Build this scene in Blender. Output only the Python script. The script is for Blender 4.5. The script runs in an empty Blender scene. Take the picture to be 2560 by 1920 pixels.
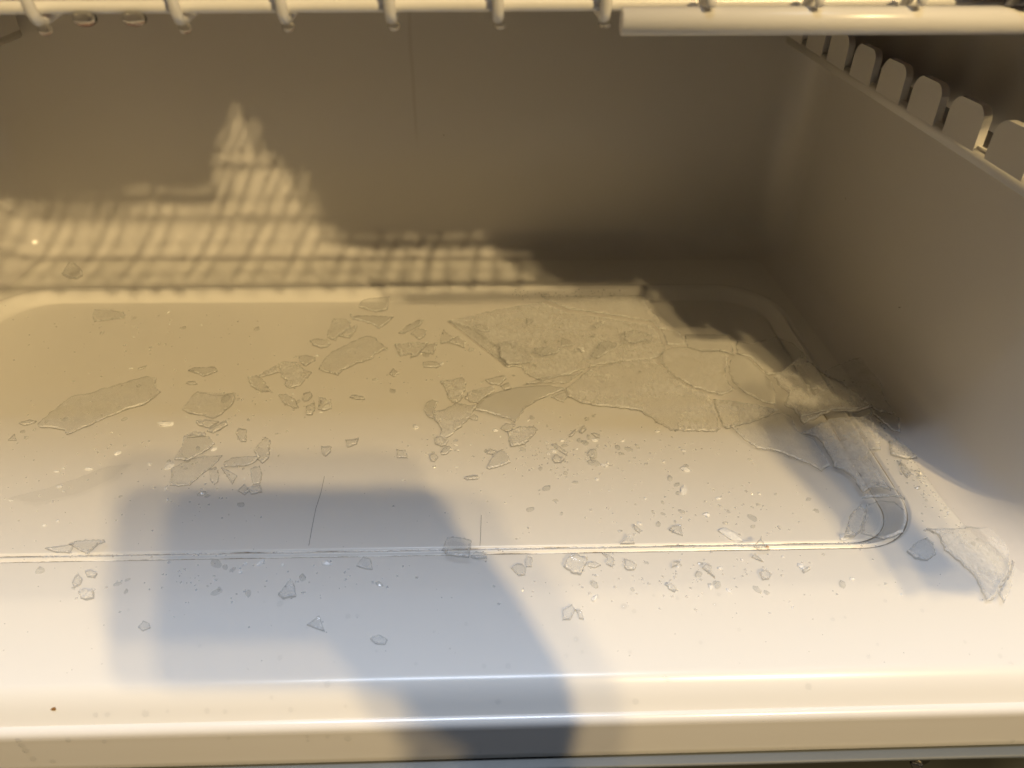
import bpy, bmesh, math, random
import numpy as np
from mathutils import Vector, Matrix, noise

random.seed(11)
scene = bpy.context.scene
col = scene.collection
R = math.radians

# ------------------------------------------------------------------ camera
cam_data = bpy.data.cameras.new("camera")
cam = bpy.data.objects.new("camera", cam_data)
col.objects.link(cam)
CAM_H = 0.29
pitch, yaw, roll = R(35.208), R(2.569), R(0.9915)
fw = Vector((math.sin(yaw) * math.cos(pitch), math.cos(yaw) * math.cos(pitch), -math.sin(pitch)))
ri = Vector((math.cos(yaw), -math.sin(yaw), 0))
up = ri.cross(fw)
ri2 = ri * math.cos(roll) + up * math.sin(roll)
up2 = up * math.cos(roll) - ri * math.sin(roll)
m = Matrix.Identity(4)
for i in range(3):
    m[i][0], m[i][1], m[i][2] = ri2[i], up2[i], -fw[i]
m[2][3] = CAM_H
cam.matrix_world = m
cam_data.sensor_fit = 'HORIZONTAL'
cam_data.sensor_width = 36.0
cam_data.lens = 36.0 * 1912.23 / 2560.0
cam_data.clip_start = 0.004
cam_data.clip_end = 50
cam_data.dof.use_dof = True
cam_data.dof.focus_distance = 0.42
cam_data.dof.aperture_fstop = 9.0
scene.camera = cam

# ------------------------------------------------------------------ world and lamps
w = bpy.data.worlds.new("World")
scene.world = w
w.use_nodes = True
bg = w.node_tree.nodes["Background"]
bg.inputs[0].default_value = (1.0, 0.86, 0.68, 1)
bg.inputs[1].default_value = 0.010

def lamp(name, loc, power, color, radius):
    d = bpy.data.lights.new(name, 'POINT')
    d.energy = power
    d.color = color
    d.shadow_soft_size = radius
    o = bpy.data.objects.new(name, d)
    o.location = loc
    col.objects.link(o)
    return o

WARM = (1.0, 0.725, 0.345)
lamp("ceiling_bulb", (2.12, -3.77, 4.2), 570, WARM, 0.066)
lamp("ceiling_bulb", (2.33, -4.13, 4.2), 370, WARM, 0.066)
lamp("ceiling_bulb", (1.80, -3.72, 4.2), 370, WARM, 0.08)
wd = bpy.data.lights.new("window_light", 'AREA')
wd.shape = 'RECTANGLE'
wd.size, wd.size_y = 0.9, 0.6
wd.energy = 45
wd.color = (0.735, 0.83, 1.0)
wo = bpy.data.objects.new("window_light", wd)
wo.location = (-0.10, -0.17, 2.30)
wo.rotation_euler = (Vector((0.0, 0.2, 0)) - Vector(wo.location)).to_track_quat('-Z', 'Y').to_euler()
col.objects.link(wo)

scene.view_settings.view_transform = 'Standard'
scene.view_settings.look = 'None'
scene.view_settings.exposure = 0.0
scene.view_settings.gamma = 1.0
scene.cycles.transparent_max_bounces = 20
scene.cycles.max_bounces = 6
scene.cycles.diffuse_bounces = 3
scene.cycles.glossy_bounces = 3
scene.cycles.use_adaptive_sampling = True
scene.cycles.adaptive_threshold = 0.03
scene.cycles.caustics_reflective = False
scene.cycles.caustics_refractive = False

# ------------------------------------------------------------------ helpers
def link(name, mesh, mat=None, parent=None):
    o = bpy.data.objects.new(name, mesh)
    if mat is not None and len(mesh.materials) == 0:
        mesh.materials.append(mat)
    o.parent = parent
    col.objects.link(o)
    return o

def meshdata(name, verts, faces, mat=None, smooth=True):
    me = bpy.data.meshes.new(name)
    me.from_pydata([tuple(v) for v in verts], [], faces)
    if smooth:
        me.polygons.foreach_set("use_smooth", [True] * len(me.polygons))
    if mat is not None:
        me.materials.append(mat)
    me.update()
    return me

def thing(name, label, cat, group=None, loc=(0, 0, 0)):
    o = bpy.data.objects.new(name, None)
    o.empty_display_size = 0.01
    o.location = loc
    col.objects.link(o)
    tag(o, label, cat, group)
    return o

def tag(o, label, cat, group=None):
    o["label"] = label
    o["category"] = cat
    if group:
        o["group"] = group
    return o

def structure(o):
    o["kind"] = "structure"
    return o

def tube(pts, rad, n=10, cap=True):
    pts = [Vector(p) for p in pts]
    vs, fs = [], []
    prev = None
    for i, p in enumerate(pts):
        a = pts[max(i - 1, 0)]
        b = pts[min(i + 1, len(pts) - 1)]
        t = (b - a).normalized()
        if prev is None:
            ref = Vector((0, 0, 1)) if abs(t.z) < 0.9 else Vector((1, 0, 0))
            u = t.cross(ref).normalized()
        else:
            u = (prev - t * prev.dot(t)).normalized()
        prev = u
        v = t.cross(u)
        r = rad[i] if isinstance(rad, (list, tuple)) else rad
        for k in range(n):
            ang = 2 * math.pi * k / n
            vs.append(p + u * math.cos(ang) * r + v * math.sin(ang) * r)
    for i in range(len(pts) - 1):
        for k in range(n):
            a, b = i * n + k, i * n + (k + 1) % n
            fs.append((a, b, b + n, a + n))
    if cap:
        fs.append(tuple(range(n - 1, -1, -1)))
        fs.append(tuple((len(pts) - 1) * n + k for k in range(n)))
    return vs, fs

def nodes_of(mat):
    mat.use_nodes = True
    nt = mat.node_tree
    return nt, nt.nodes, nt.links

# ------------------------------------------------------------------ materials
def plastic(name, color, rough=0.28, dirt=0.0, bump=0.02, coat=0.0, spots=False, drip=False):
    mat = bpy.data.materials.new(name)
    nt, N, L = nodes_of(mat)
    p = N["Principled BSDF"]
    tc = N.new("ShaderNodeTexCoord")
    n1 = N.new("ShaderNodeTexNoise")
    n1.inputs["Scale"].default_value = 9.0
    n1.inputs["Detail"].default_value = 3.0
    n1.inputs["Roughness"].default_value = 0.65
    L.new(tc.outputs["Object"], n1.inputs["Vector"])
    mix = N.new("ShaderNodeMix")
    mix.data_type = 'RGBA'
    mix.inputs["A"].default_value = (*color, 1)
    mix.inputs["B"].default_value = (color[0] * (1 - dirt * .5), color[1] * (1 - dirt * .7), color[2] * (1 - dirt), 1)
    L.new(n1.outputs["Fac"], mix.inputs["Factor"])
    out_col = mix.outputs["Result"]
    if spots:
        # scattered fine specks of dirt
        vo = N.new("ShaderNodeTexVoronoi")
        vo.inputs["Scale"].default_value = 38.0
        L.new(tc.outputs["Object"], vo.inputs["Vector"])
        nn = N.new("ShaderNodeTexNoise")
        nn.inputs["Scale"].default_value = 300.0
        L.new(tc.outputs["Object"], nn.inputs["Vector"])
        ad = N.new("ShaderNodeMath"); ad.operation = 'MULTIPLY_ADD'
        L.new(nn.outputs["Fac"], ad.inputs[0]); ad.inputs[1].default_value = 0.03
        L.new(vo.outputs["Distance"], ad.inputs[2])
        lt = N.new("ShaderNodeMapRange")
        lt.inputs["From Min"].default_value = 0.036
        lt.inputs["From Max"].default_value = 0.046
        lt.inputs["To Min"].default_value = 1.0
        lt.inputs["To Max"].default_value = 0.0
        L.new(ad.outputs[0], lt.inputs["Value"])
        pick = N.new("ShaderNodeMath"); pick.operation = 'GREATER_THAN'
        sep = N.new("ShaderNodeSeparateColor")
        L.new(vo.outputs["Color"], sep.inputs[0])
        L.new(sep.outputs[0], pick.inputs[0]); pick.inputs[1].default_value = 0.72
        mu = N.new("ShaderNodeMath"); mu.operation = 'MULTIPLY'
        L.new(lt.outputs["Result"], mu.inputs[0]); L.new(pick.outputs[0], mu.inputs[1])
        mu2 = N.new("ShaderNodeMath"); mu2.operation = 'MULTIPLY'
        L.new(mu.outputs[0], mu2.inputs[0]); mu2.inputs[1].default_value = 0.45
        m2 = N.new("ShaderNodeMix"); m2.data_type = 'RGBA'
        L.new(mu2.outputs[0], m2.inputs["Factor"])
        L.new(out_col, m2.inputs["A"])
        m2.inputs["B"].default_value = (0.16, 0.12, 0.07, 1)
        out_col = m2.outputs["Result"]
    if drip:
        # a faint dried brown drip running down the back wall
        sx = N.new("ShaderNodeSeparateXYZ")
        L.new(tc.outputs["Object"], sx.inputs[0])
        nz = N.new("ShaderNodeTexNoise"); nz.inputs["Scale"].default_value = 30.0
        L.new(tc.outputs["Object"], nz.inputs["Vector"])
        wob = N.new("ShaderNodeMath"); wob.operation = 'MULTIPLY_ADD'
        L.new(nz.outputs["Fac"], wob.inputs[0]); wob.inputs[1].default_value = 0.004
        L.new(sx.outputs[0], wob.inputs[2])
        dx = N.new("ShaderNodeMath"); dx.operation = 'ADD'
        L.new(wob.outputs[0], dx.inputs[0]); dx.inputs[1].default_value = 0.0500
        ab = N.new("ShaderNodeMath"); ab.operation = 'ABSOLUTE'
        L.new(dx.outputs[0], ab.inputs[0])
        w1 = N.new("ShaderNodeMapRange")
        w1.inputs["From Min"].default_value = 0.0004; w1.inputs["From Max"].default_value = 0.0022
        w1.inputs["To Min"].default_value = 0.13; w1.inputs["To Max"].default_value = 0.0
        L.new(ab.outputs[0], w1.inputs["Value"])
        w2 = N.new("ShaderNodeMapRange")
        w2.inputs["From Min"].default_value = 0.088; w2.inputs["From Max"].default_value = 0.112
        L.new(sx.outputs[2], w2.inputs["Value"])
        mm = N.new("ShaderNodeMath"); mm.operation = 'MULTIPLY'
        L.new(w1.outputs["Result"], mm.inputs[0]); L.new(w2.outputs["Result"], mm.inputs[1])
        m3 = N.new("ShaderNodeMix"); m3.data_type = 'RGBA'
        L.new(mm.outputs[0], m3.inputs["Factor"]); L.new(out_col, m3.inputs["A"])
        m3.inputs["B"].default_value = (0.22, 0.14, 0.06, 1)
        out_col = m3.outputs["Result"]
    L.new(out_col, p.inputs["Base Color"])
    n2 = N.new("ShaderNodeTexNoise")
    n2.inputs["Scale"].default_value = 45.0
    n2.inputs["Detail"].default_value = 2.0
    L.new(tc.outputs["Object"], n2.inputs["Vector"])
    mr = N.new("ShaderNodeMapRange")
    mr.inputs["From Min"].default_value = 0.3
    mr.inputs["From Max"].default_value = 0.7
    mr.inputs["To Min"].default_value = rough * 0.94
    mr.inputs["To Max"].default_value = rough * 1.06
    L.new(n2.outputs["Fac"], mr.inputs["Value"])
    L.new(mr.outputs["Result"], p.inputs["Roughness"])
    p.inputs["Coat Weight"].default_value = coat
    p.inputs["Coat Roughness"].default_value = 0.06
    b = N.new("ShaderNodeBump")
    b.inputs["Strength"].default_value = bump
    b.inputs["Distance"].default_value = 0.002
    L.new(n1.outputs["Fac"], b.inputs["Height"])
    L.new(b.outputs["Normal"], p.inputs["Normal"])
    return mat

M_floor = plastic("liner_plastic", (0.80, 0.785, 0.75), 0.24, 0.05, 0.012, 0.0, True)
M_wall = plastic("liner_wall_plastic", (0.725, 0.705, 0.685), 0.24, 0.03, 0.008, 0.0, True)
M_wall_back = plastic("liner_back_plastic", (0.725, 0.705, 0.685), 0.24, 0.03, 0.008, 0.0, True, True)
M_sill = plastic("sill_enamel", (0.78, 0.76, 0.73), 0.22, 0.05, 0.02, 0.2)
M_wire = plastic("wire_coating", (0.93, 0.92, 0.89), 0.25, 0.10, 0.05)
M_bracket = plastic("bracket_plastic", (0.72, 0.70, 0.67), 0.4, 0.05, 0.03)
M_grey = plastic("grey_divider_plastic", (0.12, 0.13, 0.128), 0.5, 0.25, 0.2)
M_black = plastic("black_rubber", (0.012, 0.011, 0.01), 0.6, 0.0, 0.05)
M_metal = bpy.data.materials.new("screw_steel")
_nt, _N, _L = nodes_of(M_metal)
_N["Principled BSDF"].inputs["Metallic"].default_value = 1.0
_N["Principled BSDF"].inputs["Roughness"].default_value = 0.32
_N["Principled BSDF"].inputs["Base Color"].default_value = (0.55, 0.52, 0.47, 1)

def ice_material(name, frost=0.1, grain=0.4, tint=(0.997, 0.998, 0.997), gl_rough=0.06, scale=260.0, bumpd=0.0003, fk=0.45, fmin=0.25, dbump=0.0009, refr=0.025):
    mat = bpy.data.materials.new(name)
    nt, N, L = nodes_of(mat)
    N.remove(N["Principled BSDF"])
    out = N["Material Output"]
    geo = N.new("ShaderNodeNewGeometry")
    n1 = N.new("ShaderNodeTexNoise")
    n1.inputs["Scale"].default_value = scale
    n1.inputs["Detail"].default_value = 2.0
    n1.inputs["Roughness"].default_value = 0.65
    mp = N.new("ShaderNodeMapping")
    mp.inputs["Scale"].default_value = (1.0, 0.55, 1.0)
    L.new(geo.outputs["Position"], mp.inputs["Vector"])
    L.new(mp.outputs["Vector"], n1.inputs["Vector"])
    n2 = N.new("ShaderNodeTexNoise")
    n2.inputs["Scale"].default_value = 45.0
    n2.inputs["Detail"].default_value = 1.0
    L.new(geo.outputs["Position"], n2.inputs["Vector"])
    bump = N.new("ShaderNodeBump")
    bump.inputs["Strength"].default_value = grain
    bump.inputs["Distance"].default_value = bumpd
    L.new(n1.outputs["Fac"], bump.inputs["Height"])
    fr = N.new("ShaderNodeFresnel")
    fr.inputs["IOR"].default_value = 1.36
    L.new(bump.outputs["Normal"], fr.inputs["Normal"])
    front = N.new("ShaderNodeMath"); front.operation = 'SUBTRACT'
    front.inputs[0].default_value = 1.0
    L.new(geo.outputs["Backfacing"], front.inputs[1])
    frm0 = N.new("ShaderNodeMath"); frm0.operation = 'MULTIPLY'
    L.new(fr.outputs[0], frm0.inputs[0]); frm0.inputs[1].default_value = fk
    frm = N.new("ShaderNodeMath"); frm.operation = 'MULTIPLY'
    L.new(frm0.outputs[0], frm.inputs[0]); L.new(front.outputs[0], frm.inputs[1])
    tr = N.new("ShaderNodeBsdfTransparent")
    tr.inputs[0].default_value = (*tint, 1)
    rf = N.new("ShaderNodeBsdfRefraction")
    rf.inputs["IOR"].default_value = 1.31
    rf.inputs["Roughness"].default_value = 0.05
    rf.inputs["Color"].default_value = (*tint, 1)
    L.new(bump.outputs["Normal"], rf.inputs["Normal"])
    mt = N.new("ShaderNodeMixShader")
    mt.inputs[0].default_value = refr
    L.new(tr.outputs[0], mt.inputs[1]); L.new(rf.outputs[0], mt.inputs[2])
    gl = N.new("ShaderNodeBsdfGlossy")
    gl.inputs["Roughness"].default_value = gl_rough
    L.new(bump.outputs["Normal"], gl.inputs["Normal"])
    mg = N.new("ShaderNodeMixShader")
    L.new(frm.outputs[0], mg.inputs[0])
    L.new(mt.outputs[0], mg.inputs[1]); L.new(gl.outputs[0], mg.inputs[2])
    df = N.new("ShaderNodeBsdfDiffuse")
    df.inputs["Color"].default_value = (0.95, 0.955, 0.95, 1)
    bump2 = N.new("ShaderNodeBump")
    bump2.inputs["Strength"].default_value = 1.0
    bump2.inputs["Distance"].default_value = dbump
    L.new(n1.outputs["Fac"], bump2.inputs["Height"])
    L.new(bump2.outputs["Normal"], df.inputs["Normal"])
    mr = N.new("ShaderNodeMapRange")
    mr.inputs["From Min"].default_value = 0.38
    mr.inputs["From Max"].default_value = 0.72
    mr.inputs["To Min"].default_value = frost * fmin
    mr.inputs["To Max"].default_value = frost
    mul = N.new("ShaderNodeMath"); mul.operation = 'MULTIPLY_ADD'
    L.new(n2.outputs["Fac"], mul.inputs[0]); mul.inputs[1].default_value = 0.6
    half = N.new("ShaderNodeMath"); half.operation = 'MULTIPLY'
    L.new(n1.outputs["Fac"], half.inputs[0]); half.inputs[1].default_value = 0.4
    L.new(half.outputs[0], mul.inputs[2])
    L.new(mul.outputs[0], mr.inputs["Value"])
    md = N.new("ShaderNodeMixShader")
    mfr = N.new("ShaderNodeMath"); mfr.operation = 'MULTIPLY'
    L.new(mr.outputs["Result"], mfr.inputs[0]); L.new(front.outputs[0], mfr.inputs[1])
    L.new(mfr.outputs[0], md.inputs[0])
    L.new(mg.outputs[0], md.inputs[1]); L.new(df.outputs[0], md.inputs[2])
    L.new(md.outputs[0], out.inputs["Surface"])
    return mat

M_ice_smooth = ice_material("ice_smooth", 0.10, 0.5, (0.98, 0.982, 0.982), fmin=0.5, scale=120.0)
M_ice = ice_material("ice_clear", 0.30, 0.8, scale=300.0, fmin=0.1)
M_ice_frost = ice_material("ice_frosted", 0.50, 1.0, (0.998, 0.998, 0.997), 0.12, 480.0, 0.0004, fmin=0.2, dbump=0.0007)
M_ice_edge = ice_material("ice_broken_edge", 0.10, 1.0, (0.76, 0.76, 0.75), 0.15, 420.0, 0.0005)
M_ice_rim = ice_material("ice_broken_rim", 0.80, 1.0, (0.97, 0.97, 0.97), 0.30, 600.0, 0.0006, fk=2.8, fmin=0.1)
M_water = ice_material("water", 0.0, 0.0, (0.955, 0.958, 0.96), 0.02, fk=0.3, refr=0.02)
M_drop = ice_material("hanging_water", 0.0, 0.0, (0.985, 0.985, 0.985), 0.02, fk=0.5, refr=0.8)
M_crumb = ice_material("ice_crumb", 0.25, 0.6, (0.91, 0.915, 0.91), 0.18, fk=1.6, refr=0.06)
M_crumb_white = ice_material("ice_crumb_white", 0.95, 0.6, (0.97, 0.97, 0.97), 0.22, fk=2.0, fmin=.6)

# ------------------------------------------------------------------ freezer liner
RX0, RX1, RY0, RY1 = -.372, .2285, .2654, .5437
DEP, RUN = .0075, .009
YS, YR, ZR = .2438, .1965, -.0085
WALL_Y = .615

def sd_rr(x, y):
    cx, cy = (RX0 + RX1) / 2, (RY0 + RY1) / 2
    r = .046 if y > cy else .036
    qx = abs(x - cx) - (RX1 - RX0) / 2 + r
    qy = abs(y - cy) - (RY1 - RY0) / 2 + r
    return math.hypot(max(qx, 0), max(qy, 0)) + min(max(qx, qy), 0) - r

def sstep(t):
    t = min(1, max(0, t))
    return t * t * (3 - 2 * t)

def bevel_step(t):
    """straight ramp with small rounded ends"""
    t = min(1, max(0, t))
    w = .16
    k = 1 / (1 - w)
    if t < w:
        return k * t * t / (2 * w)
    if t > 1 - w:
        return 1 - k * (1 - t) ** 2 / (2 * w)
    return k * (t - w / 2)

def front_z(y):
    if y >= YS:
        return 0.0
    t = YS - y
    sl = -ZR / (YS - YR - .004)
    z = -sl * (t - .004) if t > .008 else -sl * t * t / .016
    if y < .201:
        u = .201 - y
        z -= 89.0 * u * u if u < .009 else .00721 + (u - .009) * 1.6
    return z

def floor_z(x, y):
    s = sd_rr(x, y)
    z = -DEP * (1 - bevel_step((s + RUN) / RUN)) if s < 0 else 0.0
    rear = sstep((y - .47) / .05)
    if 0 < s < .005:
        z += .0007 * rear * math.sin(math.pi * s / .005)
    if -.0004 < s < .0022:
        z -= .0017 * (1 - rear) * math.sin(math.pi * (s + .0004) / .0026)
    if -RUN - .0012 < s < -RUN + .0014:
        z -= .0011 * (1 - rear) * math.sin(math.pi * (s + RUN + .0012) / .0026)
    return z + front_z(y)

def build_floor():
    xs = np.concatenate([np.arange(-.42, .182, .0024), np.arange(.182, .234, .0006), np.arange(.234, .3401, .002)])
    ys = np.concatenate([np.arange(.1895, .2, .0006), np.arange(.2, .26, .0012), np.arange(.26, .3, .0005), np.arange(.3, .52, .0022), np.arange(.52, .555, .0008), np.arange(.555, .63, .0025)])
    vs = [(x, y, floor_z(x, y)) for y in ys for x in xs]
    nx, ny = len(xs), len(ys)
    fs = [(j * nx + i, j * nx + i + 1, (j + 1) * nx + i + 1, (j + 1) * nx + i)
          for j in range(ny - 1) for i in range(nx - 1)]
    return structure(link("floor", meshdata("floor", vs, fs, M_floor)))
build_floor()

def footprint_part(points, r_fillet, top):
    """sweep of the wall profile (vertical wall, fillet to the floor) along a plan polyline"""
    pts = [Vector((p[0], p[1])) for p in points]
    prof = [(0.0, top), (0.0, top * .6), (0.0, r_fillet + .06), (0.0, r_fillet + .02)]
    for k in range(0, 9):
        a = math.pi / 2 * k / 8
        prof.append((r_fillet * (1 - math.cos(a)), r_fillet * (1 - math.sin(a)) + .0001))
    vs, fs = [], []
    for i, p in enumerate(pts):
        t = (pts[min(i + 1, len(pts) - 1)] - pts[max(i - 1, 0)]).normalized()
        nrm = Vector((-t.y, t.x))
        for s, z in prof:
            q = p + nrm * s
            vs.append((q.x, q.y, z + min(0, front_z(q.y))))
    n = len(prof)
    for i in range(len(pts) - 1):
        for k in range(n - 1):
            fs.append((i * n + k, i * n + k + 1, (i + 1) * n + k + 1, (i + 1) * n + k))
    return vs, fs

XR_B, XR_F, XL_B, XL_F = .260, .273, -.392, -.405
CR = .028
def arc(cx, cy, r, a0, a1, n=10):
    return [(cx + r * math.cos(a0 + (a1 - a0) * k / n), cy + r * math.sin(a0 + (a1 - a0) * k / n)) for k in range(n + 1)]
# plan runs with the cabinet interior on its left: right front -> back -> left front
right_pts = [(.350, .150), (.335, .172), (.315, .196), (.299, .226), (.287, .250), (.2775, .270), (.274, .282), (XR_F, .294)]
right_pts += [(XR_F + (XR_B - XR_F) * k / 8, .294 + (WALL_Y - CR - .294) * k / 8) for k in range(1, 9)]
back_pts = arc(XR_B - CR, WALL_Y - CR, CR, 0, math.pi / 2) + [(XR_B - CR + (XL_B + CR - XR_B + CR) * k / 12, WALL_Y) for k in range(1, 12)] + arc(XL_B + CR, WALL_Y - CR, CR, math.pi / 2, math.pi)
left_pts = [(XL_B + (XL_F - XL_B) * k / 8, WALL_Y - CR + (.29 - WALL_Y + CR) * k / 8) for k in range(0, 9)] + [(-.41, .25), (-.43, .21), (-.47, .15)]
TOP = .62
for nm, pts in (("wall_right", right_pts), ("wall_back", back_pts), ("wall_left", left_pts)):
    v, f = footprint_part(pts, .022, TOP)
    structure(link(nm, meshdata(nm, v, f, M_wall_back if nm == "wall_back" else M_wall)))
structure(link("ceiling", meshdata("ceiling", [(-.5, .16, TOP), (.4, .16, TOP), (.4, .64, TOP), (-.5, .64, TOP)], [(0, 1, 2, 3)], M_wall)))

# sill: rounded flange in front of the liner and its vertical face
sill = thing("door_sill", "glossy white door sill with a bright rounded upper edge along the front", "sill", loc=(0, .188, -.02))
def extrude_profile(prof, x0, x1, n=1, slope=0.0):
    vs, fs = [], []
    k = len(prof)
    for i in range(n + 1):
        x = x0 + (x1 - x0) * i / n
        for (y, z) in prof:
            vs.append((x, y - .188, z + .02 + slope * x))
    for i in range(n):
        for j in range(k - 1):
            fs.append((i * k + j, (i + 1) * k + j, (i + 1) * k + j + 1, i * k + j + 1))
    return vs, fs
prof = [(.1935, -.0235), (.1930, -.0222), (.1922, -.0214), (.1910, -.0210), (.1895, -.0209), (.1882, -.0212), (.1870, -.0220), (.1863, -.0232), (.1860, -.0246), (.1860, -.0265)]
v, f = extrude_profile(prof, -.5, .42)
link("flange", meshdata("flange", v, f, M_sill), None, sill)
prof = [(.1860, -.0265), (.1861, -.030), (.1862, -.046), (.1864, -.0500), (.1870, -.0512), (.1890, -.0515)]
v, f = extrude_profile(prof, -.5, .42)
link("front_face", meshdata("front_face", v, f, M_sill), None, sill)

# dark gap and grey divider bar under the sill
div = thing("divider_bar", "grey plastic divider bar below the white sill", "divider", loc=(0, .188, -.055))
def box(x0, x1, y0, y1, z0, z1, o=(0, 0, 0), bev=0.0):
    bm = bmesh.new()
    bmesh.ops.create_cube(bm, size=1.0)
    for vv in bm.verts:
        vv.co = Vector(((x0 + x1) / 2 + vv.co.x * (x1 - x0), (y0 + y1) / 2 + vv.co.y * (y1 - y0), (z0 + z1) / 2 + vv.co.z * (z1 - z0))) - Vector(o)
    if bev:
        bmesh.ops.bevel(bm, geom=bm.edges[:], offset=bev, segments=3, affect='EDGES')
    me = bpy.data.meshes.new("box")
    bm.to_mesh(me); bm.free()
    me.polygons.foreach_set("use_smooth", [bev > 0] * len(me.polygons))
    return me
O = (0, .188, -.055)
link("gasket_gap", box(-.5, .42, .190, .20, -.058, -.0505, O), M_black, div)
# the bar: sloped lighter top edge, recessed face with a scooped end at the right where the screw sits
vs, fs = [], []
nxs = 60
for i in range(nxs + 1):
    x = -.5 + .92 * i / nxs
    sc = sstep((x - .222) / .03)           # the recess closes towards the right end
    base = .0085 * (1 - sc)
    row = [(x, .1945, -.0526), (x, .1832, -.0528), (x, .1824, -.0533), (x, .1821, -.0542), (x, .1822 + base * .3, -.0556), (x, .1824 + base, -.0575), (x, .1828 + base, -.10)]
    for (a, b, c) in row:
        vs.append((a - O[0], b - O[1], c - O[2]))
k = 7
for i in range(nxs):
    for j in range(k - 1):
        fs.append((i * k + j, (i + 1) * k + j, (i + 1) * k + j + 1, i * k + j + 1))
link("bar", meshdata("bar", vs, fs, M_grey), None, div)
# screw in the recess of the bar
bm = bmesh.new()
bmesh.ops.create_cone(bm, cap_ends=True, segments=20, radius1=.0026, radius2=.0026, depth=.004)
bmesh.ops.bevel(bm, geom=[e for e in bm.edges if abs(e.verts[0].co.z - e.verts[1].co.z) < 1e-6], offset=.0005, segments=2, affect='EDGES')
me = bpy.data.meshes.new("screw_head"); bm.to_mesh(me); bm.free()
screw = thing("screw", "steel screw sunk in the recess of the grey bar at lower right", "screw", loc=(.2005, .1835, -.0585))
so = link("screw_head", me, M_metal, screw); so.rotation_euler = (R(62), 0, R(-20))
link("screw_slot", box(-.0026, .0026, -.0004, .0004, .0008, .0022), M_black, so)
wv = bmesh.new()
bmesh.ops.create_cone(wv, cap_ends=True, segments=20, radius1=.0042, radius2=.0042, depth=.0008)
me = bpy.data.meshes.new("screw_hole"); wv.to_mesh(me); wv.free()
ho = link("screw_hole", me, M_black, screw); ho.location = (.0042, .003, -.0008); ho.rotation_euler = (R(70), 0, R(-10))

# ------------------------------------------------------------------ comb brackets on the side walls
def rounded_tooth(w, h, t):
    """rounded tab in the y-z plane, thickness t along x"""
    pts = [(0, -.001), (w, -.001), (w, h - .009)]
    for k in range(1, 6):
        a = math.pi / 2 * k / 6
        pts.append((w - .009 + .009 * math.cos(a), h - .009 + .009 * math.sin(a)))
    for k in range(0, 6):
        a = math.pi / 2 + math.pi / 2 * k / 6
        pts.append((.007 + .007 * math.cos(a), h - .007 + .007 * math.sin(a)))
    bm = bmesh.new()
    vs0 = [bm.verts.new((0, y, z)) for y, z in pts]
    f = bm.faces.new(vs0)
    ext = bmesh.ops.extrude_face_region(bm, geom=[f])
    for e in ext["geom"]:
        if isinstance(e, bmesh.types.BMVert):
            e.co.x += t
    bmesh.ops.recalc_face_normals(bm, faces=bm.faces[:])
    me = bpy.data.meshes.new("tooth"); bm.to_mesh(me); bm.free()
    me.materials.append(M_bracket)
    return me

def comb(label, x, side, ys):
    b = thing("shelf_bracket", label, "bracket", loc=(x, .3, .172))
    y0, y1 = (.296 if side > 0 else .20) - .3, WALL_Y - .004 - .3
    t = .004 * side
    xs = [0, t] if side > 0 else [t, 0]
    link("rail", box(xs[0], xs[1], y0, y1, -.0015, .0066, (0, 0, 0), .0010), M_bracket, b)
    link("ledge", box(min(.0042 * side, .032 * side), max(.0042 * side, .032 * side), y0, y1, -.0012, .0012, (0, 0, 0), .0004), M_bracket, b)
    me = rounded_tooth(.029, .0185, abs(t) * side)
    for y in ys:
        o = link("tooth", me, None, b)
        o.location = (-.0004 * side, y - .029 - .3, .0050)
    return b
comb("pale plastic comb bracket with rounded teeth along the right wall", .229, 1, [.2975 + .0389 * k for k in range(1, 9)])
comb("pale plastic bracket end at the top left corner, mostly hidden", -.332, -1, [.2975 + .0389 * k for k in range(-1, 9)])

# ------------------------------------------------------------------ wire shelf
shelf = thing("wire_shelf", "white coated wire shelf with hooked rods across the top", "shelf", loc=(0, .3, .243))
SO = Vector((0, .3, .243))
def part(name, pts, r, n=10, mat=M_wire, parent=shelf, o=SO):
    v, f = tube([Vector(p) - o for p in pts], r, n)
    return link(name, meshdata(name, v, f, mat), None, parent)
def zrail(x):
    return .2434 + .0138 * (x - .011)
part("front_rail", [(x, .300, zrail(x)) for x in np.linspace(-.385, .25, 16)], .0023, 12)
part("rail_sleeve", [(.0485, .287, .2405), (.0487, .287, .2405), (.25, .287, .2427)], [.0040, .0046, .0046], 20)
for y in (.345, .39, .435, .48, .53, .58):
    part("cross_rod", [(-.385, y, .2435), (.25, y, .2435)], .0020, 8)
hooks = [-.191, -.1545, -.1056, -.0691, -.0317, .0061, .0440, .0779, .1150, .1502, .1886, .2262, -.228, -.265, -.302, -.339, -.375]
for i, x in enumerate(sorted(hooks)):
    zr = zrail(x)
    zu = zr - .0041
    p = [(x, .606, .2395), (x, .45, .2395), (x, .33, .2395), (x, .306, zu), (x, .300, zu - .0004), (x, .2966, zu + .0006), (x, .2948, zu + .003), (x, .2936, zr + .004), (x, .2925, zr + .016)]
    if x > .047:      # here the rods bend over the thick sleeve
        p = [(x, .606, .2395), (x, .45, .2395), (x, .33, .2400), (x, .308, zu + .001), (x, .2965, zu + .001), (x, .2935, zr + .001), (x, .2915, zr + .0042), (x, .288, zr + .0058), (x, .2838, zr + .0046), (x, .2822, zr + .0018)]
    part("hooked_rod", p, [.0017] * (len(p) - 5) + [.0019, .0021, .0021, .0019, .0017], 8)
    part("rod", [(x + .0182, .606, .2475), (x + .0182, .45, .2475), (x + .0182, .302, .2475), (x + .0182, .2985, .2470)], .0016, 8)

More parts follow.
